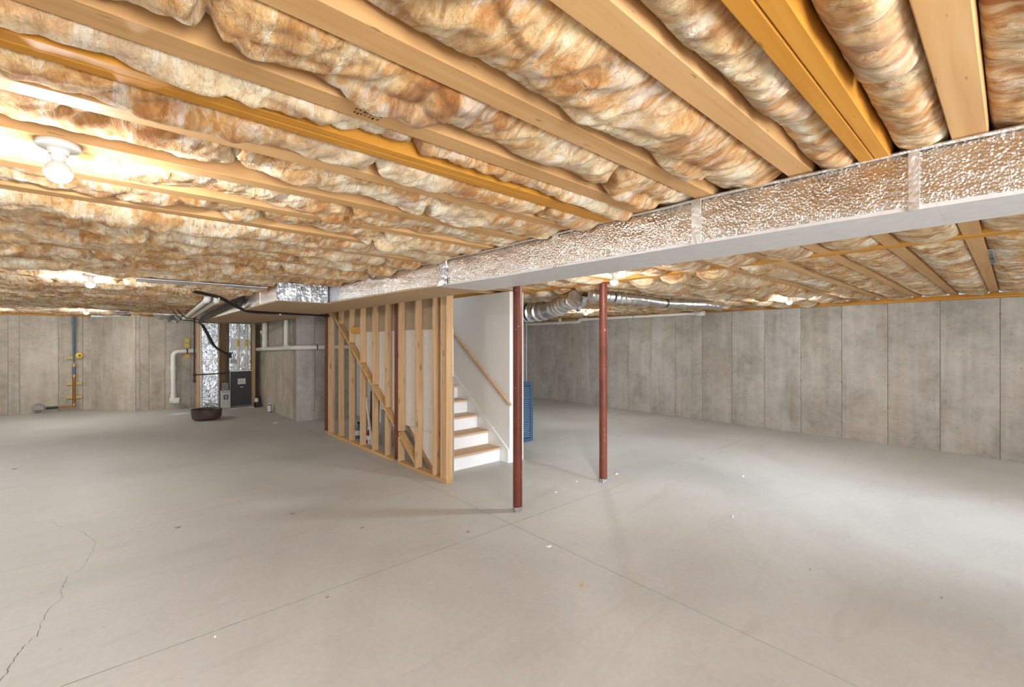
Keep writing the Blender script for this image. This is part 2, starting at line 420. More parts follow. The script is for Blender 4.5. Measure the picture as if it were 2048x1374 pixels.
# front wall (behind the viewer) with window and an unseen door added for fill light
fw = MB()
def wall_with_holes(mb, x0, x1, z1, y0, y1, holes):
    xs = x0
    for (a, b, za, zb) in holes:
        mb.box(xs, a, y0, y1, 0, z1)
        if za > 0: mb.box(a, b, y0, y1, 0, za)
        mb.box(a, b, y0, y1, zb, z1); xs = b
    mb.box(xs, x1, y0, y1, 0, z1)
wall_with_holes(fw, XL, XR+.2, WT, YF-.2, YF, [(-.85, 1.45, .02, 2.05), (3.9, 6.5, .8, 2.1)])
tag(fw.build('wall_front', M['conc']), 'concrete wall behind the viewer with window and added glazed door', 'wall', kind='structure')
def window(name, x0, x1, z0, z1, label, cat):
    o = struct_empty(name, label, cat, (x0, YF-.1, 0))
    L = x1-x0
    for a, b, c, d in ((0, L, z0, z0+.06), (0, L, z1-.06, z1), (0, .06, z0+.06, z1-.06), (L-.06, L, z0+.06, z1-.06), (L/2-.03, L/2+.03, z0+.06, z1-.06)):
        MB().box(a, b, -.04, .04, c, d).build('frame_bar', M['white'], o, bevel=.004)
    for a, b in ((.06, L/2-.03), (L/2+.03, L-.06)):
        MB().box(a, b, -.004, .004, z0+.06, z1-.06).build('pane', M['glass'], o)
window('window_1', 3.9, 6.5, .8, 2.1, 'white framed window in the wall behind the viewer', 'window')
window('added_door_1', -.85, 1.45, .02, 2.05, 'added white framed glazed door behind the viewer for fill light', 'door')

# sill plates on top of the walls
def sill(name, x0, x1, y0, y1, label):
    o = struct_empty(name, label, 'trim')
    ym = 'y'
    MB().box(x0, x1, y0, y1, WT, WT+.036).build('sill_plate', M['lvl_y' if (y1-y0) > (x1-x0) else 'lvl'], o, bevel=.002)
    MB().box(x0, x1, y0, y1, WT+.038, J-.001).build('sill_plate', M['lvl_y' if (y1-y0) > (x1-x0) else 'lvl'], o, bevel=.002)
sill('trim_1', XR+.015, XR+.16, YF, 9.8, 'doubled orange sill plate on top of the right concrete wall')
sill('trim_2', XL, -.6, 15.12, 15.26, 'sill plate on top of the back concrete wall')
sill('trim_3', .3, 2.65, 13.88, 14.0, 'sill plate above the furnace wall')
sill('trim_4', 2.8, XR, 9.89, 10.03, 'sill plate on the far wall behind the staircase')

# ------------------------------------------------------------------ ceiling: deck, joists, laminated beams
dk = MB()
dk.box(XL-.3, 2.95, YF-.3, YB+.3, CEIL, CEIL+.02); dk.box(4.0, XR+.3, YF-.3, 10.1, CEIL, CEIL+.02)
dk.box(2.95, 4.0, YF-.3, 5.5, CEIL, CEIL+.02); dk.box(2.95, 4.0, 9.0, 10.1, CEIL, CEIL+.02)
ceiling = tag(dk.build('ceiling', M['deck']), 'floor deck above the open joists and insulation', 'ceiling', kind='structure')
XA, XB_, XC_, XD_ = XL-.02, 2.81, 2.95, 4.195
XE = 4.33
JW = .044
left_j = [.10, .595, .995, 1.33, 1.835, 2.25, 2.635]
while left_j[-1] < 14.6: left_j.append(left_j[-1]+.406)
ln = [.10-.406*k for k in range(7, 0, -1)]
left_all = ln+left_j
right_all = [.18+.406*k for k in range(-8, 24)]
jm_l = MB().box(0, XB_-XA, -JW, JW, J, CEIL-.002).mesh('joist', M['joist'], bevel=.003)
jm_m = MB().box(0, XD_-XC_, -JW, JW, J, CEIL-.002).mesh('joist', M['joist'], bevel=.003)
jm_r = MB().box(0, XR+.13-XE, -JW, JW, J, CEIL-.002).mesh('joist', M['joist'], bevel=.003)
for y in left_all: inst('joist', jm_l, (XA, y, 0), ceiling)
for y in right_all:
    if y < 9.8: inst('joist', jm_r, (XE, y, 0), ceiling)
    if y < 5.3: inst('joist', jm_m, (XC_, y, 0), ceiling)
lm = MB().box(0, XB_-XA, -.0225, .0225, J-.012, CEIL-.002).mesh('laminated_joist', M['lvl'], bevel=.003)
for y in (.327, .374, 1.515, 1.562): inst('laminated_joist', lm, (XA, y, 0), ceiling)
def beam(x0, plies, y0, y1):
    for k in range(plies):
        MB().box(x0+.0455*k, x0+.0455*k+.0445, y0, y1, J-.004, CEIL-.002).build('laminated_beam', M['lvl_y'], ceiling, bevel=.002)
beam(2.812, 3, YF, 9.8); beam(4.196, 3, YF, 9.8)

# ------------------------------------------------------------------ insulation batts between the joists
DN = [(-2.6, 2.24), (0, 2.20), (.5, 2.155), (1.03, 2.130), (1.9, 2.105), (2.5, 2.10), (3.2, 2.05), (4.0, 1.99), (5.2, 1.935), (5.62, 1.92)]
LAMPS = [(-.172, 2.245), (-.254, 6.33), (-.557, 12.38), (3.652, 2.616), (7.45, 2.21), (7.21, 5.865), (.4, -1.524), (6.2, -1.04), (-1.6, 4.259), (-1.75, 8.319), (-2.0, 13.191), (8.2, -1.85)]  # includes the unseen bulbs added for fill
def batt(x0, x1, y0, y1, res, seed, e0, e1, B, amp, pleat, label, group, ov=.0, dip=(), flaps=(), cross=0.):
    nx = max(8, int((x1-x0)/res)); ny = max(8, int((y1-y0)/res*1.15))
    X, Sg = np.meshgrid(np.linspace(x0, x1, nx+1), np.linspace(0, 1, ny+1), indexing='ij')
    Y = y0+(y1-y0)*Sg
    wx = X+.10*fbm(X*2.2, Y*2.2, seed+5, 2); wy = Y+.10*fbm(X*2.2+9, Y*2.2, seed+6, 2)
    # sharper shoulders than a sine
    prof = np.clip(np.sin(np.pi*Sg), 0, 1)**.55
    low = fbm(X*.9, Y*.4, seed+1, 2)
    Z = e0*(1-Sg)+e1*Sg-B*prof*(1+.75*low)
    env = np.clip(np.minimum(Sg, 1-Sg)*7, 0, 1); env = env*.8+.2
    lumps = fbm(wx*3.2, wy*4.5, seed+2, 3)
    # folds run across the bay, slanting with the warp: rounded swells parted by sharp creases
    sl = wx*1.0+wy*.6
    f1 = np.abs(perlin(sl*6., wy*2.6, seed+3))**.8; f2 = np.abs(perlin(sl*13+.3*lumps, wy*6, seed+4))**.8; f3 = np.abs(perlin(wx*26, wy*15, seed+8))
    long_ = np.abs(perlin(wx*2.2, wy*9, seed+21))**.8
    Z = Z-env*(amp*1.3*lumps+pleat*(2.1*(f1-.3)+1.3*(f2-.3)+.55*(f3-.25)+1.0*(long_-.3)))
    if cross:
        bow = X+.16*np.sin(np.pi*Sg)+.05*fbm(X*3, Y*3, seed+41, 2)
        cx_ = np.abs(perlin(bow*15, Sg*1.1, seed+42))**.7+.55*np.abs(perlin(bow*31, Sg*2.2, seed+43))**.7
        Z = Z-env*cross*(cx_-.45)
    for (px, dp, wd) in dip:
        Z = Z+dp*np.exp(-((X-px-.25*(Y-y0)-.05*fbm(Y*6, X*0+px, seed, 2))/wd)**2)
    for (fx, fs, fd, fw) in flaps:
        q = ((X-fx)/fw)**2+((Sg-fs)/.28)**2; rg_ = 1+.5*fbm(X*14, Y*14, seed+31, 2)
        Z = Z-fd*np.clip(1.25-q*rg_, 0, 1)
    edge = np.minimum(X-x0, x1-X); Z = Z+.05*np.exp(-(edge/.04)**2)
    Z = np.clip(Z, -.16, .15)
    # ragged edges where the batt spills over the joist
    bel = np.clip((-Z+.005)/.03, 0, 1)
    rag = .6+.8*fbm(X*5, Y*0+3, seed+9, 3)
    Yo = Y+(Sg-.5)*2*ov*bel*np.clip(rag, 0, 1.6)
    # squashed flat where ducts, walls and lampholders press up against the batt
    lim = np.full_like(X, -.2)
    dx = np.interp(Y, [p[0] for p in DN], [p[1] for p in DN])
    lim = np.where((Y < 5.75) & (X < 2.7), np.clip((X-dx+.10)/.10, 0, 1)*.206-.2, lim)
    lim = np.where((Y > 5.55) & (Y < 13.4) & (X < 2.7), np.clip((X-1.345+.08)/.08, 0, 1)*.206-.2, lim)
    lim = np.where((Y > 4.2) & (X > 2.7) & (X < 4.3), .004, lim)
    lim = np.where((Y > 3.0) & (Y < 3.75) & (X > 4.35) & (X < 7.5), np.maximum(lim, -.05), lim)
    lim = np.where((Y > 3.55) & (Y < 6.1) & (X > 4.3) & (X < 4.95), np.maximum(lim, -.065), lim)
    for lx, ly in LAMPS:
        lim = np.maximum(lim, .01-np.clip((np.hypot(X-lx, Y-ly)-.13)/.13, 0, 1)*.21)
    Z = np.maximum(Z, lim)
    Zw = J+Z
    vs = np.stack([X.ravel(), Yo.ravel(), Zw.ravel()], 1)
    idx = np.arange((nx+1)*(ny+1)).reshape(nx+1, ny+1)
    q = np.stack([idx[:-1,:-1], idx[:-1,1:], idx[1:,1:], idx[1:,:-1]], -1).reshape(-1, 4)
    # perimeter skirt and top
    per = list(idx[:,0])+list(idx[-1,1:])+list(idx[-2::-1,-1])+list(idx[0,-2:0:-1])
    nb = len(vs); tp = vs[per].copy(); tp[:,2] = CEIL-.02
    tp[:,1] = np.clip(tp[:,1], y0, y1)
    vs = np.vstack([vs, tp]); n = len(per)
    sk = [(per[i], per[(i+1) % n], nb+(i+1) % n, nb+i) for i in range(n)]
    me = bpy.data.meshes.new('insulation_batt')
    nv = len(vs); faces = np.vstack([q, np.array(sk)]); nf = len(faces)
    me.vertices.add(nv); me.vertices.foreach_set('co', vs.astype(np.float32).ravel())
    loops = np.concatenate([faces.ravel(), np.arange(nb+n-1, nb-1, -1)])
    me.loops.add(len(loops)); me.loops.foreach_set('vertex_index', loops.astype(np.int32))
    me.polygons.add(nf+1)
    ls = np.concatenate([np.arange(nf)*4, [nf*4]]); lt = np.concatenate([np.full(nf, 4), [n]])
    me.polygons.foreach_set('loop_start', ls.astype(np.int32)); me.polygons.foreach_set('loop_total', lt.astype(np.int32))
    me.polygons.foreach_set('use_smooth', np.ones(nf+1, bool))
    me.update(); me.validate()
    me.materials.append(M['insul'])
    o = bpy.data.objects.new('insulation_batt', me); C.objects.link(o)
    return tag(o, label, 'insulation', group)
solids = sorted([(y, JW) for y in left_all]+[(.3505, .047), (1.5385, .047)])
k = 0; rg = random.Random(3)
FL = {7: ((.62, .85, .05, .14), (1.85, .8, .05, .22)), 8: ((.2, .7, .03, .2),), 6: ((1.7, .9, .04, .15),), 11: ((.9, .7, .05, .12),), 12: ((.5, .8, .05, .1), (1.4, .7, .04, .15)), 14: ((.1, .7, .05, .12),)}
for (ya, wa), (yb, wb) in zip(solids[:-1], solids[1:]):
    y0, y1 = ya+wa+.003, yb-wb-.003
    if y1 < -.8: continue
    k += 1
    yc = (y0+y1)/2
    if yc < 2.9: res, e0, e1, B, amp, pleat, ov = .0105, .025, .060, .062, .018, .017, .010
    elif yc < 6: res, e0, e1, B, amp, pleat, ov = .016, .02, .035, .078, .018, .016, .025
    else: res, e0, e1, B, amp, pleat, ov = .028, .02, .025, .08, .016, .015, .04
    if y1-y0 < .2: e1, ov = .045, .02
    if yc < .9: e1, e0, B = .06, .04, .066
    dips = [(rg.uniform(-1.8, 2.2), .06, .018) for _ in range(2)]
    if y0 > 12.8: xs1 = 2.6
    else: xs1 = XB_-.02
    if yc > 13.8: xs1 = .2
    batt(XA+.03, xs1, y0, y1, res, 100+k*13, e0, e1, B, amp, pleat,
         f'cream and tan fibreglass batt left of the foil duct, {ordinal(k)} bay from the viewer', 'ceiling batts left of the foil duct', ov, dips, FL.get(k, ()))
rgf = random.Random(5)
k = 0
rsol = [y for y in right_all if y < 9.8]
for ya, yb in zip(rsol[:-1], rsol[1:]):
    y0, y1 = ya+JW+.003, yb-JW-.003
    if y1 < -.5: continue
    k += 1; yc = (y0+y1)/2
    far = yc > 2.6
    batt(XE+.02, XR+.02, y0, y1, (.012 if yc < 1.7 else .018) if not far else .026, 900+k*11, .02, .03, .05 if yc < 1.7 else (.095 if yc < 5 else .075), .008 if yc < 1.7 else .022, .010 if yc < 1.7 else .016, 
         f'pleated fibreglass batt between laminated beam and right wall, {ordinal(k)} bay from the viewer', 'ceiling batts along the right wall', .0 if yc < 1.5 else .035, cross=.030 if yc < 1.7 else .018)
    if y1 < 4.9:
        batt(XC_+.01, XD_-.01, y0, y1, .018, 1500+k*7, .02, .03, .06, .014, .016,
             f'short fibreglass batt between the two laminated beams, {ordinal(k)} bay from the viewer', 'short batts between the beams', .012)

# ------------------------------------------------------------------ main foil duct
def dn(y):
    for (a, xa), (b, xb) in zip(DN[:-1], DN[1:]):
        if y <= b: return xa+(xb-xa)*(y-a)/(b-a)
    return DN[-1][1]
ZB, ZT, DF = 2.14, J-.006, 2.54
duct = thing('duct_trunk', 'long rectangular supply duct wrapped in silver foil insulation under the joists', 'duct', (2.3, 1, ZB))
def dpart(name, mb, m, smooth=False):
    o = mb.build(name, m, duct, smooth); o.matrix_parent_inverse = duct.matrix_basis.inverted(); return o
def shell(ya, yb, inner=0.):
    """closed duct length following the near-side line"""
    ys = [ya]+[y for y, _ in DN if ya < y < yb]+[yb]; mb = MB(); n = len(ys)
    vs = []
    for y in ys: vs += [(dn(y)+inner, y, ZB+inner), (DF-inner, y, ZB+inner), (DF-inner, y, ZT-inner), (dn(y)+inner, y, ZT-inner)]
    fs = [(i*4+a, i*4+(a+1) % 4, (i+1)*4+(a+1) % 4, (i+1)*4+a) for i in range(n-1) for a in range(4)]+[(0,1,2,3), tuple(4*(n-1)+a for a in (3,2,1,0))]
    return mb.add(vs, fs)
dpart('duct_core', shell(-2.6, 5.62, .012), M['galv'])
# foil facing: side face as a fine crinkled sheet with rolled lips
def foil_face(ya, yb):
    ny = int((yb-ya)/.02); nz = 14
    Yg, Tg = np.meshgrid(np.linspace(ya, yb, ny+1), np.linspace(0, 1, nz+1), indexing='ij')
    Xb = np.interp(Yg, [p[0] for p in DN], [p[1] for p in DN])
    bul = .010*np.sin(np.pi*Tg)**.5
    nzs = .006*fbm(Yg*4, Tg*2, 71, 3)+.004*fbm(Yg*17, Tg*6, 77, 2)
    Xg = Xb-bul-nzs*np.clip(np.sin(np.pi*Tg)*2, 0, 1)
    Zg = ZB-.004+(ZT-ZB+.004)*Tg+.006*fbm(Yg*3, Tg*0, 5, 2)*(Tg > .9)
    vs = np.stack([Xg.ravel(), Yg.ravel(), Zg.ravel()], 1); idx = np.arange((ny+1)*(nz+1)).reshape(ny+1, nz+1)
    q = np.stack([idx[:-1,:-1], idx[:-1,1:], idx[1:,1:], idx[1:,:-1]], -1).reshape(-1, 4)
    mb = MB(); bv = vs+np.array([.008, 0, 0]); n0 = len(vs)
    per = list(idx[:,0])+list(idx[-1,1:])+list(idx[-2::-1,-1])+list(idx[0,-2:0:-1]); n = len(per)
    mb.v = [tuple(v) for v in vs]+[tuple(v) for v in bv]
    mb.f = [tuple(f) for f in q]+[tuple(int(i)+n0 for i in reversed(f)) for f in q]+[(per[i], per[(i+1) % n], per[(i+1) % n]+n0, per[i]+n0) for i in range(n)]
    return mb
dpart('foil_facing', foil_face(-2.6, 5.28), M['foil'], True)
def under(ya, yb, m):
    ys = [ya]+[y for y, _ in DN if ya < y < yb]+[yb]; mb = MB(); n = len(ys); vs = []
    for y in ys: vs += [(dn(y)-.004, y, ZB-.005), (DF+.004, y, ZB-.005), (DF+.004, y, ZB+.011), (dn(y)-.004, y, ZB+.011)]
    fs = [(i*4+a, i*4+(a+1) % 4, (i+1)*4+(a+1) % 4, (i+1)*4+a) for i in range(n-1) for a in range(4)]+[(0,1,2,3), tuple(4*(n-1)+a for a in (3,2,1,0))]
    mb.add(vs, fs); dpart('underside_panel', mb, m)
for a, b in ((-2.6, .18), (.1805, 1.45), (1.4505, 2.05), (2.0505, 3.3)): under(a, b, M['duct_under'])
under(3.3005, 5.62, M['tan_under'])  # far length of the underside is tan
def strap(y, wd, m, name, dx=.016, under_=True):
    x = dn(y)-dx; mb = MB().box(x-.002, x+.01, y-wd/2, y+wd/2, ZB-.008, ZT)
    if under_: mb.box(x-.002, DF+.006, y-wd/2, y+wd/2, ZB-.010, ZB-.004)
    dpart(name, mb, m)
strap(1.03, .045, M['tape'], 'hanger_strap', .018, False); strap(3.2, .11, M['foil_blue'], 'seam_tape', .018, False); strap(1.95, .05, M['foil'], 'seam_tape', .016, False); strap(.24, .03, M['tape'], 'seam_tape', .014, False)
mb = MB().tube([(dn(y)-.014, y, ZT-.004+.002*math.sin(y*9)) for y in np.linspace(-2.5, 5.28, 80)], .007, 6); dpart('top_lip', mb, M['tape'], True)

# branch box and plenum trunk running back to the furnace
pl = thing('plenum_trunk', 'foil-covered plenum duct box running back over the furnace', 'duct', (1.6, 5.7, ZB))
def ppart(name, mb, m, smooth=False):
    o = mb.build(name, m, pl, smooth); o.matrix_parent_inverse = pl.matrix_basis.inverted(); return o
ppart('duct_core', MB().box(1.36, 1.93, 5.68, 13.2, ZB+.004, J-.01), M['galv'])
ppart('foil_end', MB().box(1.345, 1.905, 5.655, 5.682, ZB, J-.006), M['foil_blue'])
ppart('foil_side', MB().box(1.345, 1.362, 5.684, 11.6, ZB, J-.006), M['foil'])
ppart('underside_panel', MB().box(1.345, 1.93, 5.655, 9.0, ZB-.006, ZB+.002), M['tan_under'])
ppart('underside_panel', MB().box(1.345, 1.93, 9.006, 13.2, ZB-.006, ZB+.002), M['tan_under'])
for y in (6.5, 7.6): ppart('seam_band', MB().box(1.338, 1.347, y, y+.04, ZB, J-.008), M['foil'])
rt = thing('sheet_metal_duct', 'plain sheet-metal duct continuing behind the foil plenum box', 'duct', (2.2, 7, ZB))
def rpart(name, mb, m):
    o = mb.build(name, m, rt); o.matrix_parent_inverse = rt.matrix_basis.inverted()
rpart('duct_body', MB().box(1.94, 2.54, 5.63, 12.2, ZB+.002, J-.01), M['galv'])
rpart('underside_panel', MB().box(1.935, 2.545, 5.625, 8.6, ZB-.005, ZB+.001), M['tan_under'])
rpart('underside_panel', MB().box(1.935, 2.545, 8.606, 12.2, ZB-.005, ZB+.001), M['tan_under'])
for y in (6.6, 8.3): rpart('drive_cleat', MB().box(1.93, 1.94, y, y+.03, ZB, J-.01), M['galv'])

# ------------------------------------------------------------------ steel columns
def column(x, y, zt, label, r=.046):
    o = thing('steel_column', label, 'post', (x, y, 0), group='dark red steel columns')
    MB().tube([(0,0,.035), (0,0,zt-.008)], r, 20).build('shaft', M['post'], o, True)
    MB().tube([(0,0,.0), (0,0,.045)], r+.0015, 20).build('base_collar', M['scuff'], o, True)
    MB().box(-.075, .075, -.05, .05, zt-.008, zt-.001).build('cap_plate', M['post'], o)
    return o
column(2.905, 3.215, J-.004, 'dark red steel post nearest the viewer, under the foil duct')
column(4.265, 3.21, J-.004, 'dark red steel post standing alone right of the foil duct')

# ------------------------------------------------------------------ stud wall beside the stairs
WX, WY = 2.83, 4.37
sw = struct_empty('wall_stair_studs', 'open wooden stud wall enclosing the space under the stairs', 'wall', (WX, WY, 0), .018)
SD = .089
LEN = 3.92
def lp(name, mb, m, bev=.002): return mb.build(name, m, sw, bevel=bev)
def dz(y): return .095+(y+WY-5.127)*.7246       # lower front line of the sloping plate (local y)
lp('bottom_plate', MB().box(0, SD, 0, 1.195, 0, .038), M['plate'])
lp('bottom_plate', MB().box(0, SD, 1.30, LEN-.11, 0, .038), M['plate'])
lp('top_plate', MB().box(0, SD, 0, LEN, J-.082, J-.043), M['plate'])
lp('top_plate', MB().box(0, SD, 0, LEN, J-.042, J-.005), M['plate'])
far_edges = [8.14, 8.088, 7.649, 7.203, 6.775, 6.339, 5.926, 5.543, 5.094, 4.675, 4.50, 4.455, 4.407]
for fy in far_edges:
    yl = fy-WY; y0, y1 = yl-.038, yl
    za, zb = .039, J-.083
    d0 = dz((y0+y1)/2)
    if .10 < d0 < 2.2 and fy > 4.8:
        if d0-.03 > .1: lp('stud', MB().box(.001, SD-.001, y0, y1, za, d0-.014), M['stud'])
        lp('stud', MB().box(.001, SD-.001, y0, y1, d0+.062, zb), M['stud'])
    else:
        lp('stud', MB().box(.001, SD-.001, y0, y1, za, zb), M['stud'])
def slope(y0, y1, th=.047):
    return MB().prism([(y0, dz(y0)), (y1, dz(y1)), (y1, dz(y1)+th), (y0, dz(y0)+th)], 0, SD, 'x')
lp('sloping_plate', slope(5.08-WY, 5.53-WY), M['plate'])
lp('sloping_plate', slope(5.70-WY, 8.10-WY), M['plate'])
lp('blocking', MB().box(.02, .06, 6.80-WY, 7.16-WY, 1.80, 1.895), M['lvl_y'])
for y0, y1, z0, z1 in ((7.35, 7.39, .04, 1.65), (7.30, 7.335, .04, 1.6)):
    lp('cripple_stud', MB().box(SD+.2, SD+.27, y0-WY, y1-WY, z0, z1), M['stud'])
# drywall sheets seen from behind
def sheet(name, poly, m): MB().prism([(y-WY, z) for y, z in poly], SD+.001, SD+.0135, 'x').build(name, m, sw)
def ys(z): return 5.127+(z-.095-.05)/.7246
sheet('drywall_sheet', [(4.375, .02), (ys(.02)-.25, .02), (ys(.515)-.25, .515), (4.375, .515)], M['drypaper'])
sheet('drywall_sheet', [(4.375, .52), (ys(.52), .52), (ys(1.812), 1.812), (4.375, 1.812)], M['drypaper'])
sheet('drywall_sheet', [(4.375, 1.816), (ys(1.816), 1.816), (ys(2.2), 2.2), (ys(2.2)+.1, J-.005), (4.375, J-.005)], M['drytan'])
MB().box(SD-.002, SD+.016, -.004, .0, .02, 1.25).build('corner_edge', M['grey_panel'], sw)
column(2.845, 5.62, J-.004, 'dark red steel post set between the studs of the stair wall', .043)
column(2.80, 8.29, J-.004, 'dark red steel post at the far end of the stud wall', .043)

# ------------------------------------------------------------------ staircase
st = thing('staircase', 'white staircase with pale wood treads climbing away beside the stud wall', 'stairs', (3.4, 4.745, 0))
SX0, SX1 = 2.965, 3.952
def spart(name, mb, m, bev=0):
    o = mb.build(name, m, st, bevel=bev); o.matrix_parent_inverse = st.matrix_basis.inverted(); return o
for i in range(12):
    y = 4.745+.26*i; z = .1955*i
    spart('riser', MB().box(SX0, SX1, y, y+.018, z+.001 if i else 0, z+.1955-.0285), M['white'])
    spart('tread', MB().box(SX0, SX1, y-.028, y+.262, z+.1955-.028, z+.1955), M['oak'], .004)
spart('stringer', MB().prism([(4.77, 0), (5.0, 0), (7.85, 2.12), (7.85, 2.3), (7.6, 2.12)], SX0+.02, SX0+.058, 'x'), M['plate'])
ws = tag(MB().box(3.976, 4.232, 4.562, 9.85, 0, J-.006).build('wall_stairwell', M['drywall'], bevel=.002), 'smooth white drywall wall along the far side of the stairs', 'wall', kind='structure')
sk = tag(MB().prism([(4.572, 0), (4.74, 0), (7.9, 2.24), (7.9, J-.02), (7.52, J-.02), (4.572, .182)], 3.955, 3.975, 'x').build('trim_5', M['white'], bevel=.002), 'white skirt board following the stair slope', 'trim', kind='structure')
hr = thing('handrail', 'round pale wood handrail sloping along the white stair wall', 'handrail', (3.9, 4.5, .8))
def hp(name, mb, m):
    o = mb.build(name, m, hr, True); o.matrix_parent_inverse = hr.matrix_basis.inverted()
hz = lambda y: .834+(y-4.503)*.725
hp('rail', MB().tube([(3.905, 4.47, hz(4.47)), (3.905, 6.55, hz(6.55))], .023, 14), M['rail'])
for y in (4.75, 5.6, 6.4):
    hp('bracket', MB().tube(rnd_path([(3.974, y, hz(y)-.07), (3.92, y, hz(y)-.07), (3.905, y, hz(y)-.02)], .03), .006, 8).lathe([(.018, 0), (.018, .004)], (3.970, y, hz(y)-.07), 12, 'x'), M['galv'])

# ------------------------------------------------------------------ bare bulb lampholders, the out-of-view ones added as fill
def lamp(x, y, label):
    o = thing('lampholder', label, 'light', (x, y, J), group='bare bulb lampholders')
    MB().lathe([(.056, -.001), (.060, -.006), (.060, -.016), (.054, -.022), (.030, -.026), (.026, -.044), (.024, -.044)], seg=32).build('base_plate', M['ceramic'], o, True)
    MB().lathe([(.021, -.044), (.021, -.060), (.019, -.066)], seg=20).build('socket', M['ceramic'], o, True)
    sph = lambda a: (.038*math.sin(a), -.104+.038*math.cos(a))
    b = MB().lathe([(.014, -.064), (.018, -.070)]+[sph(a) for a in np.linspace(.75, 1.62, 6)], seg=24).build('bulb', M['ceramic'], o, True)
    MB().lathe([sph(a) for a in np.linspace(1.62, PI-.08, 8)], seg=24).build('light_dome', M['bulb'], b, True)
    return o
lamp(-.172, 2.245, 'bare white bulb on a round lampholder nearest the viewer at left')
lamp(-.254, 6.33, 'bare bulb lampholder in the middle of the left ceiling')
lamp(-.557, 12.38, 'distant bare bulb lampholder near the water main wall')
lamp(3.652, 2.616, 'bare bulb lampholder beside the free-standing red post')
lamp(7.45, 2.21, 'bare bulb lampholder close to the right concrete wall')
lamp(7.21, 5.865, 'small distant bare bulb below the silver flexible duct')
lamp(.4, -1.524, 'added fill bulb lampholder behind the viewer')  # unseen lamp added to brighten the room from behind
lamp(6.2, -1.04, 'added fill bulb lampholder behind the viewer to the right')  # added out of view as fill for the right side
lamp(-1.6, 4.259, 'added fill bulb lampholder out of view by the left wall, nearest the viewer')  # start of an unseen row added to lift left floor, walls and studs
lamp(-1.75, 8.319, 'added fill bulb lampholder out of view halfway along the left wall')  # same added fill row, unseen
lamp(-2.0, 13.191, 'added fill bulb lampholder out of view in the far left corner')  # unseen, added to brighten the far left end
lamp(8.2, -1.85, 'added fill bulb lampholder behind the viewer beside the right wall')  # unseen lamp added to lift the right wall

# ------------------------------------------------------------------ furnace corner
def multi(name, label, cat, loc, group=None):
    o = thing(name, label, cat, loc, group=group); inv = Matrix.Translation(loc).inverted()
    def part(pname, mb, m, smooth=False, bevel=0, parent=None):
        q = mb.build(pname, m, parent or o, smooth, bevel)
        q.matrix_parent_inverse = inv if parent is None else Matrix.Identity(4)
        return q
    return o, part
o, part = multi('furnace', 'charcoal gas furnace with white data label beside the foil return duct', 'furnace', (2.24, 13.2, 0))
part('pad', MB().box(1.783, 2.492, 12.66, 13.72, 0, .045), M['conc'])
part('cabinet', MB().box(2.005, 2.475, 12.92, 13.62, .046, .95), M['greybox'], bevel=.004)
part('door_panel', MB().box(2.015, 2.465, 12.895, 12.919, .06, .92), M['char'], bevel=.004)
part('top_trim', MB().box(2.0, 2.48, 12.90, 12.919, .925, .95), M['galv'])
lb = part('data_label', MB().box(2.165, 2.335, 12.891, 12.8949, .60, .74), M['label_white'])
for k in range(6):
    part('print_line', MB().box(2.178, 2.322-random.uniform(0,.04), 12.8895, 12.8909, .618+.019*k, .622+.019*k), M['char'], parent=lb)
part('nameplate', MB().box(2.22, 2.28, 12.891, 12.8949, .52, .535), M['galv'])
part('coil_cabinet', MB().box(2.0, 2.47, 13.0, 13.55, .952, 2.125), M['foil_blue'])
part('coil_flange', MB().box(1.99, 2.48, 12.985, 13.0, 1.02, 1.06), M['white'])
part('coil_flange', MB().box(2.02, 2.22, 12.975, 13.0, 1.12, 1.22), M['greybox'])
part('coil_panel', MB().box(2.30, 2.44, 12.98, 13.0, 1.08, 1.32), M['galv'])
part('control_box', MB().box(2.00, 2.045, 12.93, 13.0, 1.26, 1.40), M['black'], bevel=.004)
part('coil_door', MB().box(2.03, 2.45, 12.985, 13.0, 1.45, 1.75), M['duct_under'])
for zz in (1.85, 1.98): part('duct_seam', MB().box(2.01, 2.46, 12.985, 13.0, zz, zz+.02), M['galv'])
for x in (2.185, 2.365):
    q = part('vent_pipe', MB().tube([(x, 12.93, .945), (x, 12.93, 2.12)], .028, 14), M['pvc'], True)
    part('yellow_sticker', MB().tube([(x, 12.93, 1.55), (x, 12.93, 1.72)], .0285, 14), M['yellow'], True, parent=q)
    part('coupling', MB().tube([(x, 12.93, 1.47), (x, 12.93, 1.55)], .034, 14), M['pvc'], True, parent=q)
for x, c in ((2.06, 'redcap'), (2.10, 'redcap')):
    part('wire', MB().tube(spline([(x, 12.96, 1.42), (x+.03, 12.94, 1.32), (x+.01, 12.95, 1.22)]), .006, 6), M[c], True)
o, part = multi('return_duct', 'vertical return duct wrapped in bright silver foil left of the furnace', 'duct', (1.6, 13.1, 0))
part('foil_wrap', MB().box(1.43, 1.755, 12.9, 13.3, .02, 2.13), M['foil_blue'], bevel=.01)
for x in (1.405, 1.757): part('corner_flange', MB().box(x, x+.022, 12.93, 13.3, .02, 2.12), M['label_white'])
for z in (1.22, 1.75): part('seam_tape', MB().box(1.428, 1.757, 12.894, 12.90, z, z+.03), M['tape'])
o, part = multi('filter_cabinet', 'low grey metal filter cabinet with dark label beside the furnace', 'cabinet', (1.88, 12.95, 0))
part('body', MB().box(1.795, 1.985, 12.72, 12.89, .046, .475), M['greybox'], bevel=.006)
lb = part('label', MB().box(1.84, 1.935, 12.716, 12.7199, .26, .37), M['label_gap_dark'])
for a, b, c, d in ((1.866, 1.908, .285, .297), (1.878, 1.896, .297, .325), (1.862, 1.878, .325, .348), (1.897, 1.913, .325, .348)):
    part('emblem', MB().box(a, b, 12.7145, 12.7159, c, d), M['label_white'], parent=lb)
part('lid_seam', MB().box(1.793, 1.987, 12.718, 12.8, .44, .446), M['char'])
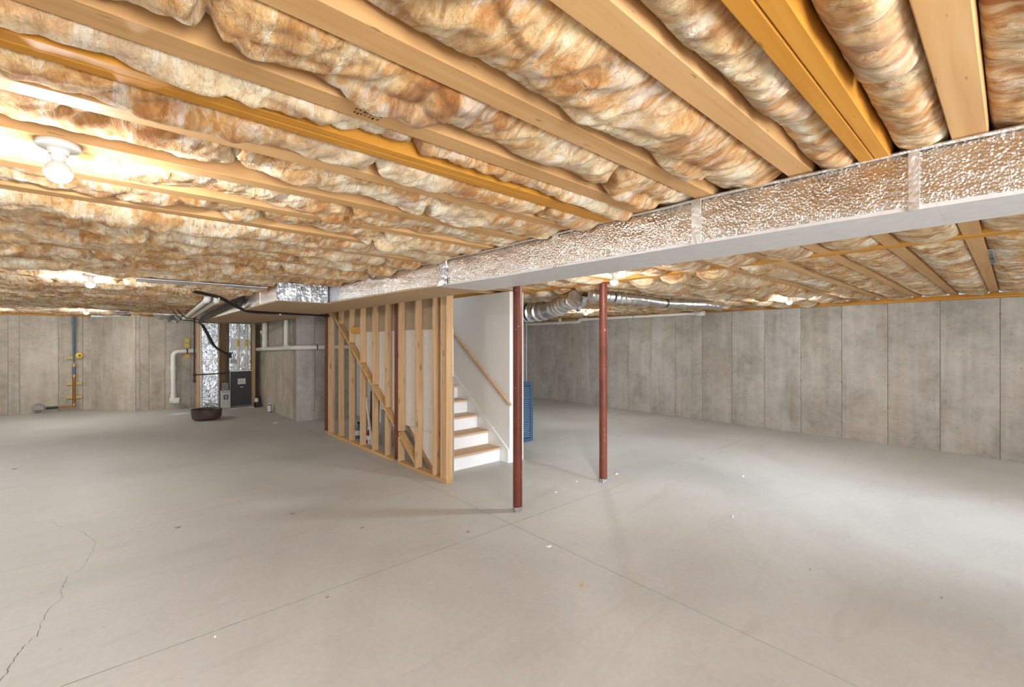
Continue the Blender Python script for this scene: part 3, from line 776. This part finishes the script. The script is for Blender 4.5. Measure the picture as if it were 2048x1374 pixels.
tag(MB().box(1.80, 1.96, 13.20, 13.25, .046, 2.12).build('plywood_strip', M['cardboard'], bevel=.003), 'brown wood board standing between foil return duct and furnace', 'board')
tag(MB().box(1.345, 1.40, 13.05, 13.14, 0, 2.13).build('wood_stud', M['stud'], bevel=.003), 'upright pine stud on the left of the foil return duct', 'stud')
tag(MB().box(2.50, 2.578, 13.02, 13.06, 0, 2.13).build('wood_stud', M['stud'], bevel=.003), 'upright pine stud on the right of the furnace', 'stud')
o, part = multi('pipe_fittings', 'loose stack of grey pipe insulation on the filter cabinet', 'pipe insulation', (1.88, 12.86, .476))
for k in range(4):
    part('roll', MB().tube([(1.82, 12.83+.01*(k % 2), .50+.045*k), (1.95, 12.83+.01*(k % 2), .50+.045*k)], .022, 10), M['grey_panel'], True)
# gas line
o, part = multi('gas_pipe', 'black iron gas pipe crossing in front of the foil return duct', 'pipe', (1.27, 12.84, .7))
part('riser', MB().tube([(1.27, 12.84, .72), (1.27, 12.84, 2.25)], .017, 10), M['iron'], True)
part('branch', MB().tube([(1.27, 12.84, .88), (1.93, 12.84, .89)], .014, 10), M['iron'], True)
part('drop', MB().tube([(1.93, 12.84, .62), (1.93, 12.84, 1.42)], .020, 10), M['iron'], True)
for x, z in ((1.27, .88), (1.93, .89), (1.27, .735)): part('tee', MB().tube([(x, 12.84, z-.035), (x, 12.84, z+.035)], .027, 10), M['iron'], True)
# basin
o, part = multi('basin', 'round dark brown plastic tub on the floor before the return duct', 'tub', (1.35, 11.45, 0))
part('bowl', MB().lathe([(.19, 0), (.235, .012), (.262, .05), (.274, .12), (.278, .205), (.284, .222), (.272, .228), (.262, .21), (.25, .08), (.21, .03), (.0, .03)], (1.35, 11.45, 0), 36), M['basin'], True)
part('dark_lump', MB().lathe([(.10, .03), (.11, .12), (.09, .20), (.03, .225)], (1.42, 11.48, 0), 18), M['black'], True)
# floor drain pipe on the utility wall
PR = .052
o, part = multi('drain_pipe', 'cream plastic drain pipe elbowing down the wall left of the return duct', 'pipe', (.94, 13.77, .1))
part('pipe', MB().tube(rnd_path([(1.40, 13.77, 1.44), (.935, 13.77, 1.42), (.94, 13.77, .26)], .13, 8), PR, 18), M['pvc'], True)
part('coupling', MB().tube([(.938, 13.77, .97), (.938, 13.77, 1.06)], PR+.010, 18), M['pvc'], True)
part('coupling', MB().tube([(.94, 13.77, .27), (.94, 13.77, .36)], PR+.010, 18), M['pvc'], True)
part('cleanout_tee', MB().lathe([(.06, -.10), (.075, -.09), (.075, .09), (.06, .10)], (.96, 13.76, .21), 18, 'x'), M['pvc'], True)
part('cleanout_plug', MB().lathe([(.05, -.012), (.05, .01)], (.985, 13.68, .205), 16, 'y'), M['pvc'], True)
part('pipe_clamp', MB().tube([(1.20, 13.77, 1.433), (1.225, 13.77, 1.434)], PR+.008, 18), M['black'], True)
for z, lbl in ((1.70, 'topmost yellow tag hung above the cream drain elbow'), (1.57, 'middle yellow tag above the cream drain pipe'), (1.32, 'yellow tag hanging below the cream drain pipe')):
    q = MB().prism([(-.05, -.045), (.05, -.05), (.055, .02), (.02, .05), (-.045, .045)], -.003, .003, 'y').build('yellow_tag', M['yellow']); q.location = (1.215, 13.835, z)
    tag(q, lbl, 'tag', 'yellow tags by the drain')
# drain along the return wall
o, part = multi('drain_pipe', 'white plastic drain pipe with two risers on the short return wall', 'pipe', (2.6, 11, 1.4))
part('main', MB().tube(rnd_path([(2.63, 13.1, 1.47), (2.63, 9.78, 1.545), (3.9, 9.78, 1.55)], .08), .047, 16), M['pvc'], True)
part('riser', MB().tube([(2.63, 12.22, 1.50), (2.63, 12.22, 2.13)], .058, 16), M['pvc'], True)
part('riser', MB().tube([(2.63, 10.33, 1.54), (2.63, 10.33, 2.13)], .042, 16), M['pvc'], True)
for y in (12.22, 10.33): part('tee', MB().tube([(2.63, y-.12, 1.49+.023*(12.9-y)), (2.63, y+.12, 1.49+.0235*(12.9-y))], .057, 16), M['pvc'], True)
part('wye', MB().tube([(2.63, 12.22, 1.78), (2.60, 12.40, 1.92)], .045, 12), M['pvc'], True)
part('coupling', MB().tube([(2.63, 12.22, 1.62), (2.63, 12.22, 1.68)], .066, 16), M['pvc'], True)
part('pipe_clamp', MB().tube([(3.08, 9.78, 1.55), (3.10, 9.78, 1.55)], .054, 14), M['black'], True)
# condensate pump, can and scraps
o, part = multi('condensate_pump', 'small grey and black condensate pump at the foot of the furnace stud', 'pump', (2.57, 12.9, .0))
part('tank', MB().box(2.53, 2.64, 12.74, 12.92, .001, .12), M['black'], bevel=.008)
part('motor', MB().lathe([(.03, .12), (.045, .13), (.045, .21), (.02, .23)], (2.57, 12.83, 0), 14), M['label_white'], True)
part('hose', MB().tube(spline([(2.6, 12.83, .2), (2.64, 12.8, .26), (2.65, 12.8, .15), (2.63, 12.78, .1)]), .012, 8), M['black'], True)
o, part = multi('spray_can', 'blue and white tall can standing by the return wall', 'can', (2.60, 11.62, 0))
part('can_body', MB().lathe([(.036, 0), (.038, .01), (.038, .18), (.03, .19)], (2.60, 11.62, 0), 18), M['bluecan'], True)
part('can_label', MB().lathe([(.0386, .02), (.0386, .165)], (2.592, 11.61, 0), 18), M['label_white'], True)
part('can_cap', MB().lathe([(.028, .19), (.028, .205), (.02, .21)], (2.60, 11.62, 0), 16), M['white'], True)
def rag(name, x, y, w, d, m, label, cat, n=14, h=.012, group=None):
    mb = MB(); ang = sorted(random.uniform(0, 2*PI) for _ in range(n)); top = []
    for a in ang:
        r = random.uniform(.65, 1.1); top.append((x+w*.5*r*math.cos(a), y+d*.5*r*math.sin(a)))
    mb.prism(top, .0, h, 'z'); return tag(mb.build(name, m, bevel=min(.002, h*.3)), label, cat, group)
rag('wrapper', 1.07, 12.72, .62, .22, M['chip'], 'cream crumpled wrapper on the floor left of the brown tub', 'wrapper')
# water main
o, part = multi('water_main', 'blue and copper water supply line rising up the back wall with meter', 'pipe', (-.9, 15.03, 0))
part('blue_tube', MB().tube([(-.905, 15.03, 2.30), (-.90, 15.03, 1.7), (-.89, 15.03, 1.16)], .019, 12), M['pex'], True)
part('blue_tube', MB().tube([(-.868, 15.05, 2.30), (-.87, 15.05, 1.3)], .011, 12), M['pex'], True)
for z in (1.10, .84, .15): part('fitting', MB().tube([(-.89, 15.03, z-.03), (-.89, 15.03, z+.03)], .034, 12), M['brass'], True)
part('valve', MB().tube([(-.89, 15.03, .88), (-.89, 15.03, 1.06)], .032, 12), M['pex'], True)
part('copper_tube', MB().tube([(-.89, 15.03, .10), (-.89, 15.03, .82)], .027, 12), M['copper'], True)
part('copper_tube', MB().tube([(-.87, 15.03, .115), (-1.18, 15.03, .11)], .018, 10), M['copper'], True)
part('black_sleeve', MB().tube([(-1.16, 15.03, .11), (-1.36, 15.03, .105)], .03, 10), M['black'], True)
mt = part('meter', MB().box(-1.58, -1.38, 14.98, 15.08, .07, .18), M['grey_panel'], bevel=.01)
for x in (-1.55, -1.42): part('leg', MB().tube([(x, 15.03, 0), (x, 15.03, .08)], .012, 8), M['galv'], True)
part('meter_dial', MB().lathe([(.045, 0), (.045, .03), (.03, .035)], (-1.48, 15.03, .18), 14), M['grey_panel'], True)
for z, lbl in ((1.275, 'upper wood cleat holding the water main to the wall'), (.65, 'middle wood cleat behind the copper water pipe'), (.325, 'lowest wood cleat behind the copper water pipe')):
    tag(MB().box(-1.02, -.755, 15.055, 15.099, z-.03, z+.03).build('wood_cleat', M['woodblk'], bevel=.003), lbl, 'cleat', 'wood cleats on the back wall')
o, part = multi('tape_reel', 'yellow and black reel hung beside the blue water tube', 'reel', (-.80, 15.04, 1.31))
part('reel', MB().lathe([(.05, -.04), (.068, -.03), (.068, .02), (.05, .03)], (-.80, 15.02, 1.335), 18, 'y'), M['yellow'], True)
part('hub', MB().lathe([(.022, -.01), (.022, .004)], (-.79, 14.985, 1.33), 12, 'y'), M['black'], True)
# twin vent pipes
for dx, lbl in ((0, 'left of two parallel white vent pipes below the joists'), (.115, 'right of two parallel white vent pipes below the joists')):
    o, part = multi('vent_pipe', lbl, 'pipe', (.91+dx, 7.7, 2.2), 'twin white vent pipes')
    p0 = Vector((.911+dx, 7.7, 2.262)); p1 = Vector((1.027+dx*.8, 12.4, 2.185))
    part('pipe', MB().tube([p0, p1], .034, 14), M['pvc'], True)
    part('elbow', MB().tube(rnd_path([p0+(p1-p0)*.02, p0-(p1-p0)*.008, p0+Vector((0, -.03, .085))], .04), .043, 14), M['white'], True)
# cables
def cable(name, pts, r, label, offs=((0,0,0),), m='black'):
    o, part = multi(name, label, 'cable', pts[0])
    for d in offs:
        part('strand', MB().tube(spline([tuple(a+b for a, b in zip(p, d)) for p in pts]), r, 8), M[m], True)
    return o, part
c1 = [(.669,6.9,2.29),(.779,7.0,2.285),(.996,7.3,2.27),(1.099,7.4,2.23),(1.225,7.5,2.175),(1.383,7.6,2.118),(1.556,7.7,2.108),(1.896,7.8,2.112),(2.225,7.9,2.118),(2.54,8.0,2.12),(2.74,8.05,2.11)]
o, part = cable('black_cable', c1, .013, 'pair of black cables draped across below the plenum box', ((0,0,0), (.01,-.03,.012)))
for p in (c1[2], c1[7]): part('cable_tie', MB().tube([(p[0]-.012, p[1], p[2]+.004), (p[0]+.012, p[1], p[2]+.002)], .026, 10), M['white'], True)
cable('black_cable', [(1.31,7.6,2.29),(1.30,8.0,2.275),(1.295,8.6,2.255),(1.277,9.2,2.225),(1.24,10.0,2.205),(1.25,11.0,2.165),(1.299,12.0,2.09),(1.388,12.3,2.029),(1.517,12.5,1.803),(1.629,12.6,1.59),(1.763,12.7,1.468),(1.99,12.90,1.34)], .017, 'black cable bundle looping down past the foil return duct to the furnace', ((0,0,0), (-.025,.01,.01), (.012,-.02,-.012)))
cable('black_cable', [(.743,11.0,2.27),(.837,11.3,2.192),(.952,11.6,2.126),(1.09,11.8,2.127),(1.244,12.0,2.10),(1.339,12.2,2.06)], .009, 'thin black cable looping under the vent pipes', ((0,0,0), (.05,-.15,.035)))
cable('black_cable', [(1.30,7.3,2.30),(1.29,7.5,2.25),(1.31,7.7,2.24),(1.30,7.95,2.27)], .02, 'short tangle of black cable beside the plenum box', ((0,0,0), (.02,.05,-.03)))
# sheet metal panning under the joists near the plenum
tag(MB().box(.10, 1.28, 5.80, 6.10, 2.292, 2.298).build('joist_pan', M['galv']), 'bare sheet-metal joist pan under the batts left of the plenum box', 'sheet metal')
# foil scrap at the ceiling by the utility wall
def crumple(name, c, w, d, h, m, label, cat, seed):
    g = 12; X, Y = np.meshgrid(np.linspace(-1, 1, g), np.linspace(-1, 1, g), indexing='ij')
    Zt = h*(.5+1.2*fbm(X*2, Y*2, seed, 3)); R = np.clip(1.1-np.maximum(abs(X), abs(Y))**3, 0, 1)
    top = np.stack([c[0]+X*w/2, c[1]+Y*d/2, np.full_like(X, c[2])], -1).reshape(-1, 3)
    bot = np.stack([c[0]+X*w/2, c[1]+Y*d/2, c[2]-.004-np.abs(Zt)*R], -1).reshape(-1, 3)
    idx = np.arange(g*g).reshape(g, g); q = np.stack([idx[:-1,:-1], idx[1:,:-1], idx[1:,1:], idx[:-1,1:]], -1).reshape(-1, 4)
    per = list(idx[:,0])+list(idx[-1,1:])+list(idx[-2::-1,-1])+list(idx[0,-2:0:-1]); n = len(per); mb = MB()
    mb.v = [tuple(v) for v in top]+[tuple(v) for v in bot]
    mb.f = [tuple(f) for f in q]+[tuple(int(i)+g*g for i in f[::-1]) for f in q]+[(per[i], per[(i+1) % n], per[(i+1) % n]+g*g, per[i]+g*g) for i in range(n)]
    return tag(mb.build(name, m, smooth=True), label, cat)
crumple('foil_scrap', (.78, 12.5, 2.27), .55, .5, .16, M['foil_flex'], 'crumpled silver foil hanging above the cream drain elbow', 'foil', 3)
crumple('foil_scrap', (-.02, 12.2, 2.29), .30, .3, .05, M['foil_flex'], 'small bright foil scrap under the far left ceiling', 'foil', 9)

# ------------------------------------------------------------------ right side: flex ducts, pipe along wall, shutter
def flex(label, pts, r, straps, amp=.008, n=14):
    o, part = multi('flex_duct', label, 'duct', pts[0], 'silver flexible ducts')
    P = spline(pts, n); rs = [ (r[0]+(r[1]-r[0])*i/(len(P)-1))*(1+.06*math.sin(i*2.1)+.11*random.uniform(-1,1)) for i in range(len(P))]
    part('foil_sleeve', MB().tube(P, rs, 20), M['foil_flex'], True)
    for s in straps:
        i = int(s*(len(P)-1)); a, b = P[i], P[min(i+1, len(P)-1)]; d = (b-a).normalized()*.018
        part('strap', MB().tube([a-d, a+d], rs[i]*1.06, 20), M['black'], True)
    return o
flex('large silver flexible duct sagging right of the stair wall', [(4.62,5.9,2.15),(4.63,5.2,2.12),(4.66,4.75,2.11),(4.60,4.4,2.12),(4.48,4.05,2.16),(4.40,3.75,2.22)], (.155, .10), (.33, .72))
flex('slim silver flexible duct running towards the right concrete wall', [(4.45,3.55,2.25),(4.76,3.42,2.235),(5.17,3.30,2.22),(5.88,3.33,2.22),(6.66,3.2,2.235),(7.36,3.19,2.25)], (.075, .06), (.2, .6))
crumple('foil_scrap', (4.75, 3.95, 2.27), .35, .3, .14, M['foil_flex'], 'torn foil end hanging below the large flexible duct', 'foil', 21)
crumple('register_boot', (5.4, 4.6, 2.28), .28, .28, .12, M['foil_blue'], 'small foil-taped duct boot hanging behind the red post', 'duct boot', 31)
o, part = multi('drain_pipe', 'white drain pipe along the top of the right concrete wall', 'pipe', (9.18, 7, 2.2))
part('pipe', MB().tube([(9.19, 9.8, 2.195), (9.19, 7.85, 2.205)], .042, 14), M['pvc'], True)
part('elbow', MB().tube(rnd_path([(9.19, 7.95, 2.205), (9.19, 7.72, 2.205), (9.19, 7.68, 2.262), (9.19, 7.45, 2.265)], .05), .05, 14), M['pvc'], True)
part('pipe', MB().tube([(9.19, 7.5, 2.262), (9.19, 4.45, 2.272)], .036, 14), M['pvc'], True)
part('tee', MB().tube([(9.19, 8.5, 2.20), (9.19, 8.3, 2.202)], .053, 14), M['pvc'], True)
part('stub', MB().tube([(9.19, 8.4, 2.2), (9.19, 8.4, 2.32)], .04, 14), M['pvc'], True)
part('end_cap', MB().lathe([(.05, -.1), (.06, -.08), (.055, .06), (.03, .09)], (9.19, 4.4, 2.27), 14, 'y'), M['white'], True)
part('pipe_clamp', MB().tube([(9.19, 6.0, 2.267), (9.19, 6.02, 2.267)], .042, 12), M['galv'], True)
o, part = multi('shutter', 'blue plastic louvred shutter standing against the white stair wall', 'shutter', (4.7, 5.36, 0))
X0, X1 = 4.245, 5.18
for a, b, c, d in ((X0, X0+.06, 0, 1.0), (X1-.06, X1, 0, 1.0), (X0+.06, X1-.06, 0, .06), (X0+.06, X1-.06, .93, 1.0), (4.68, 4.74, .06, .93)):
    part('frame_bar', MB().box(a, b, 5.345, 5.385, c, d), M['blue'], bevel=.004)
part('gap_shade_sheet', MB().box(X0+.03, X1-.03, 5.386, 5.392, .03, .97), M['label_gap_dark'])  # dark sheet added to paint shade into the gaps between louvres
for k in range(27):
    z = .075+k*.0315
    for a, b in ((X0+.061, 4.679), (4.741, X1-.061)):
        part('louvre', MB().prism([(5.346, z), (5.352, z-.002), (5.368, z+.013), (5.362, z+.015)], a, b, 'x'), M['bluelight'])

# ------------------------------------------------------------------ things stored under the stairs
def bottle(x, y, h, r, m, cap, label):
    o, part = multi('bottle', label, 'bottle', (x, y, 0), 'bottles under the stairs')
    part('body', MB().lathe([(r*.95, 0), (r, .01), (r, h*.62), (r*.8, h*.72), (r*.35, h*.82), (r*.33, h*.9)], (x, y, 0), 18), M[m], True)
    part('cap', MB().lathe([(r*.42, h*.88), (r*.42, h), (r*.3, h*1.01)], (x, y, 0), 14), M[cap], True)
    part('label', MB().lathe([(r*1.01, h*.2), (r*1.01, h*.5)], (x, y, 0), 18), M['label_white'], True)
bottle(3.10, 7.86, .26, .05, 'grey_panel', 'redcap', 'grey bottle with red cap nearest the far end under the stairs')
bottle(3.05, 7.47, .28, .055, 'teal', 'black', 'teal bottle with black cap under the stairs')
bottle(3.12, 7.38, .25, .05, 'black', 'white', 'black bottle with white cap beside the teal bottle')
bottle(3.05, 7.05, .24, .05, 'redcap', 'white', 'dark red bottle beside the leaning white strip')
bottle(3.03, 6.93, .16, .045, 'white', 'white', 'short white bottle at the foot of the leaning strip')
q = MB().box(-.01, .01, -.025, .025, 0, .78).build('trim_strip', M['white']); q.location = (3.0, 6.80, 0); q.rotation_euler = (-.30, 0, 0); tag(q, 'white trim strip leaning behind the studs', 'strip')
q = MB().box(-.012, .012, -.16, .16, 0, .80).build('dark_board', M['black']); q.location = (3.26, 7.32, 0); q.rotation_euler = (0, .03, 0); tag(q, 'black board standing upright under the stairs', 'board')
q = MB().box(-.012, .012, -.17, .17, 0, .56).build('grey_board', M['grey_panel']); q.location = (3.16, 6.62, 0); tag(q, 'grey sheet standing on edge under the stairs near the red post', 'board')

# ------------------------------------------------------------------ printed strip on a joist, ink stamp, chalk marks
o, part = multi('fact_strip', 'black and white printed paper strip stuck beside the right-hand joist', 'label', (5.4, .118, J))
part('paper', MB().box(4.95, 5.85, .103, .134, J-.006, J-.004), M['label_white'])
x = 4.97
while x < 5.82:
    wd = random.choice((.02, .035, .06)); part('bar', MB().box(x, x+wd, .105, .132, J-.0075, J-.0061), M['black']); x += wd+random.choice((.015, .03))
mk = MB()
for k in range(14):
    x = .53+.0125*(k % 7)+random.uniform(-.003,.003); y = 1.315+.022*(k//7)
    mk.box(x, x+random.uniform(.002,.007), y, y+random.uniform(.004,.013), J-.0008, J+.0002)
tag(mk.build('ink_stamp', M['black'], ceiling), kind='stuff')

# ------------------------------------------------------------------ litter on the floor
deb = [((2.586,2.483),.06,'chip','white paint chip beside the control joint crossing'), ((2.336,1.939),.05,'leaf','yellow leaf scrap on the bare floor in front'), ((3.75,.975),.028,'brownbit','small round brown spot of debris at right foreground'),
 ((3.574,3.326),.035,'chip','white chip between the two red posts'), ((4.652,3.288),.05,'chip','white chip right of the free-standing red post'), ((4.025,3.416),.03,'chip','tiny white chip left of the free-standing red post'),
 ((5.729,2.201),.04,'chip','pale chip in the bright patch of floor'), ((4.328,1.753),.04,'chip','white sliver at the edge of the bright floor patch'), ((6.154,2.916),.05,'brownbit','dark scrap on the floor near the right wall'),
 ((.386,2.952),.012,'chip','tiny white speck near the left control joint'), ((.991,2.936),.03,'brownbit','brown fleck beside the left control joint'), ((.365,4.928),.06,'brownbit','brown smear of dirt at left centre floor'),
 ((2.254,3.139),.05,'brownbit','brown sliver left of the control joint crossing'), ((1.599,3.827),.05,'brownbit','brown sliver under the post shadow'), ((-1.057,8.608),.07,'brownbit','dark scrap on the far left floor'),
 ((4.616,.914),.02,'brownbit','grey fleck in the right foreground'), ((3.969,.305),.03,'brownbit','brown fleck near the right edge'), ((1.224,4.585),.06,'brownbit','brown dirt streak left of the post shadow'), ((2.338,10.004),.12,'chip','pale scrap on the floor before the concrete return wall'), ((2.56,11.5),.08,'chip','white scrap beside the blue can')]
for (x, y), s, m, lbl in deb:
    rag({'chip': 'paint_chip', 'leaf': 'leaf_scrap', 'brownbit': 'dirt_fleck'}[m], x, y, s, s*.55, M[m], lbl, {'chip': 'paint chip', 'leaf': 'leaf', 'brownbit': 'dirt fleck'}[m], 8, .004 if m != 'chip' else .009, 'scraps scattered over the floor')
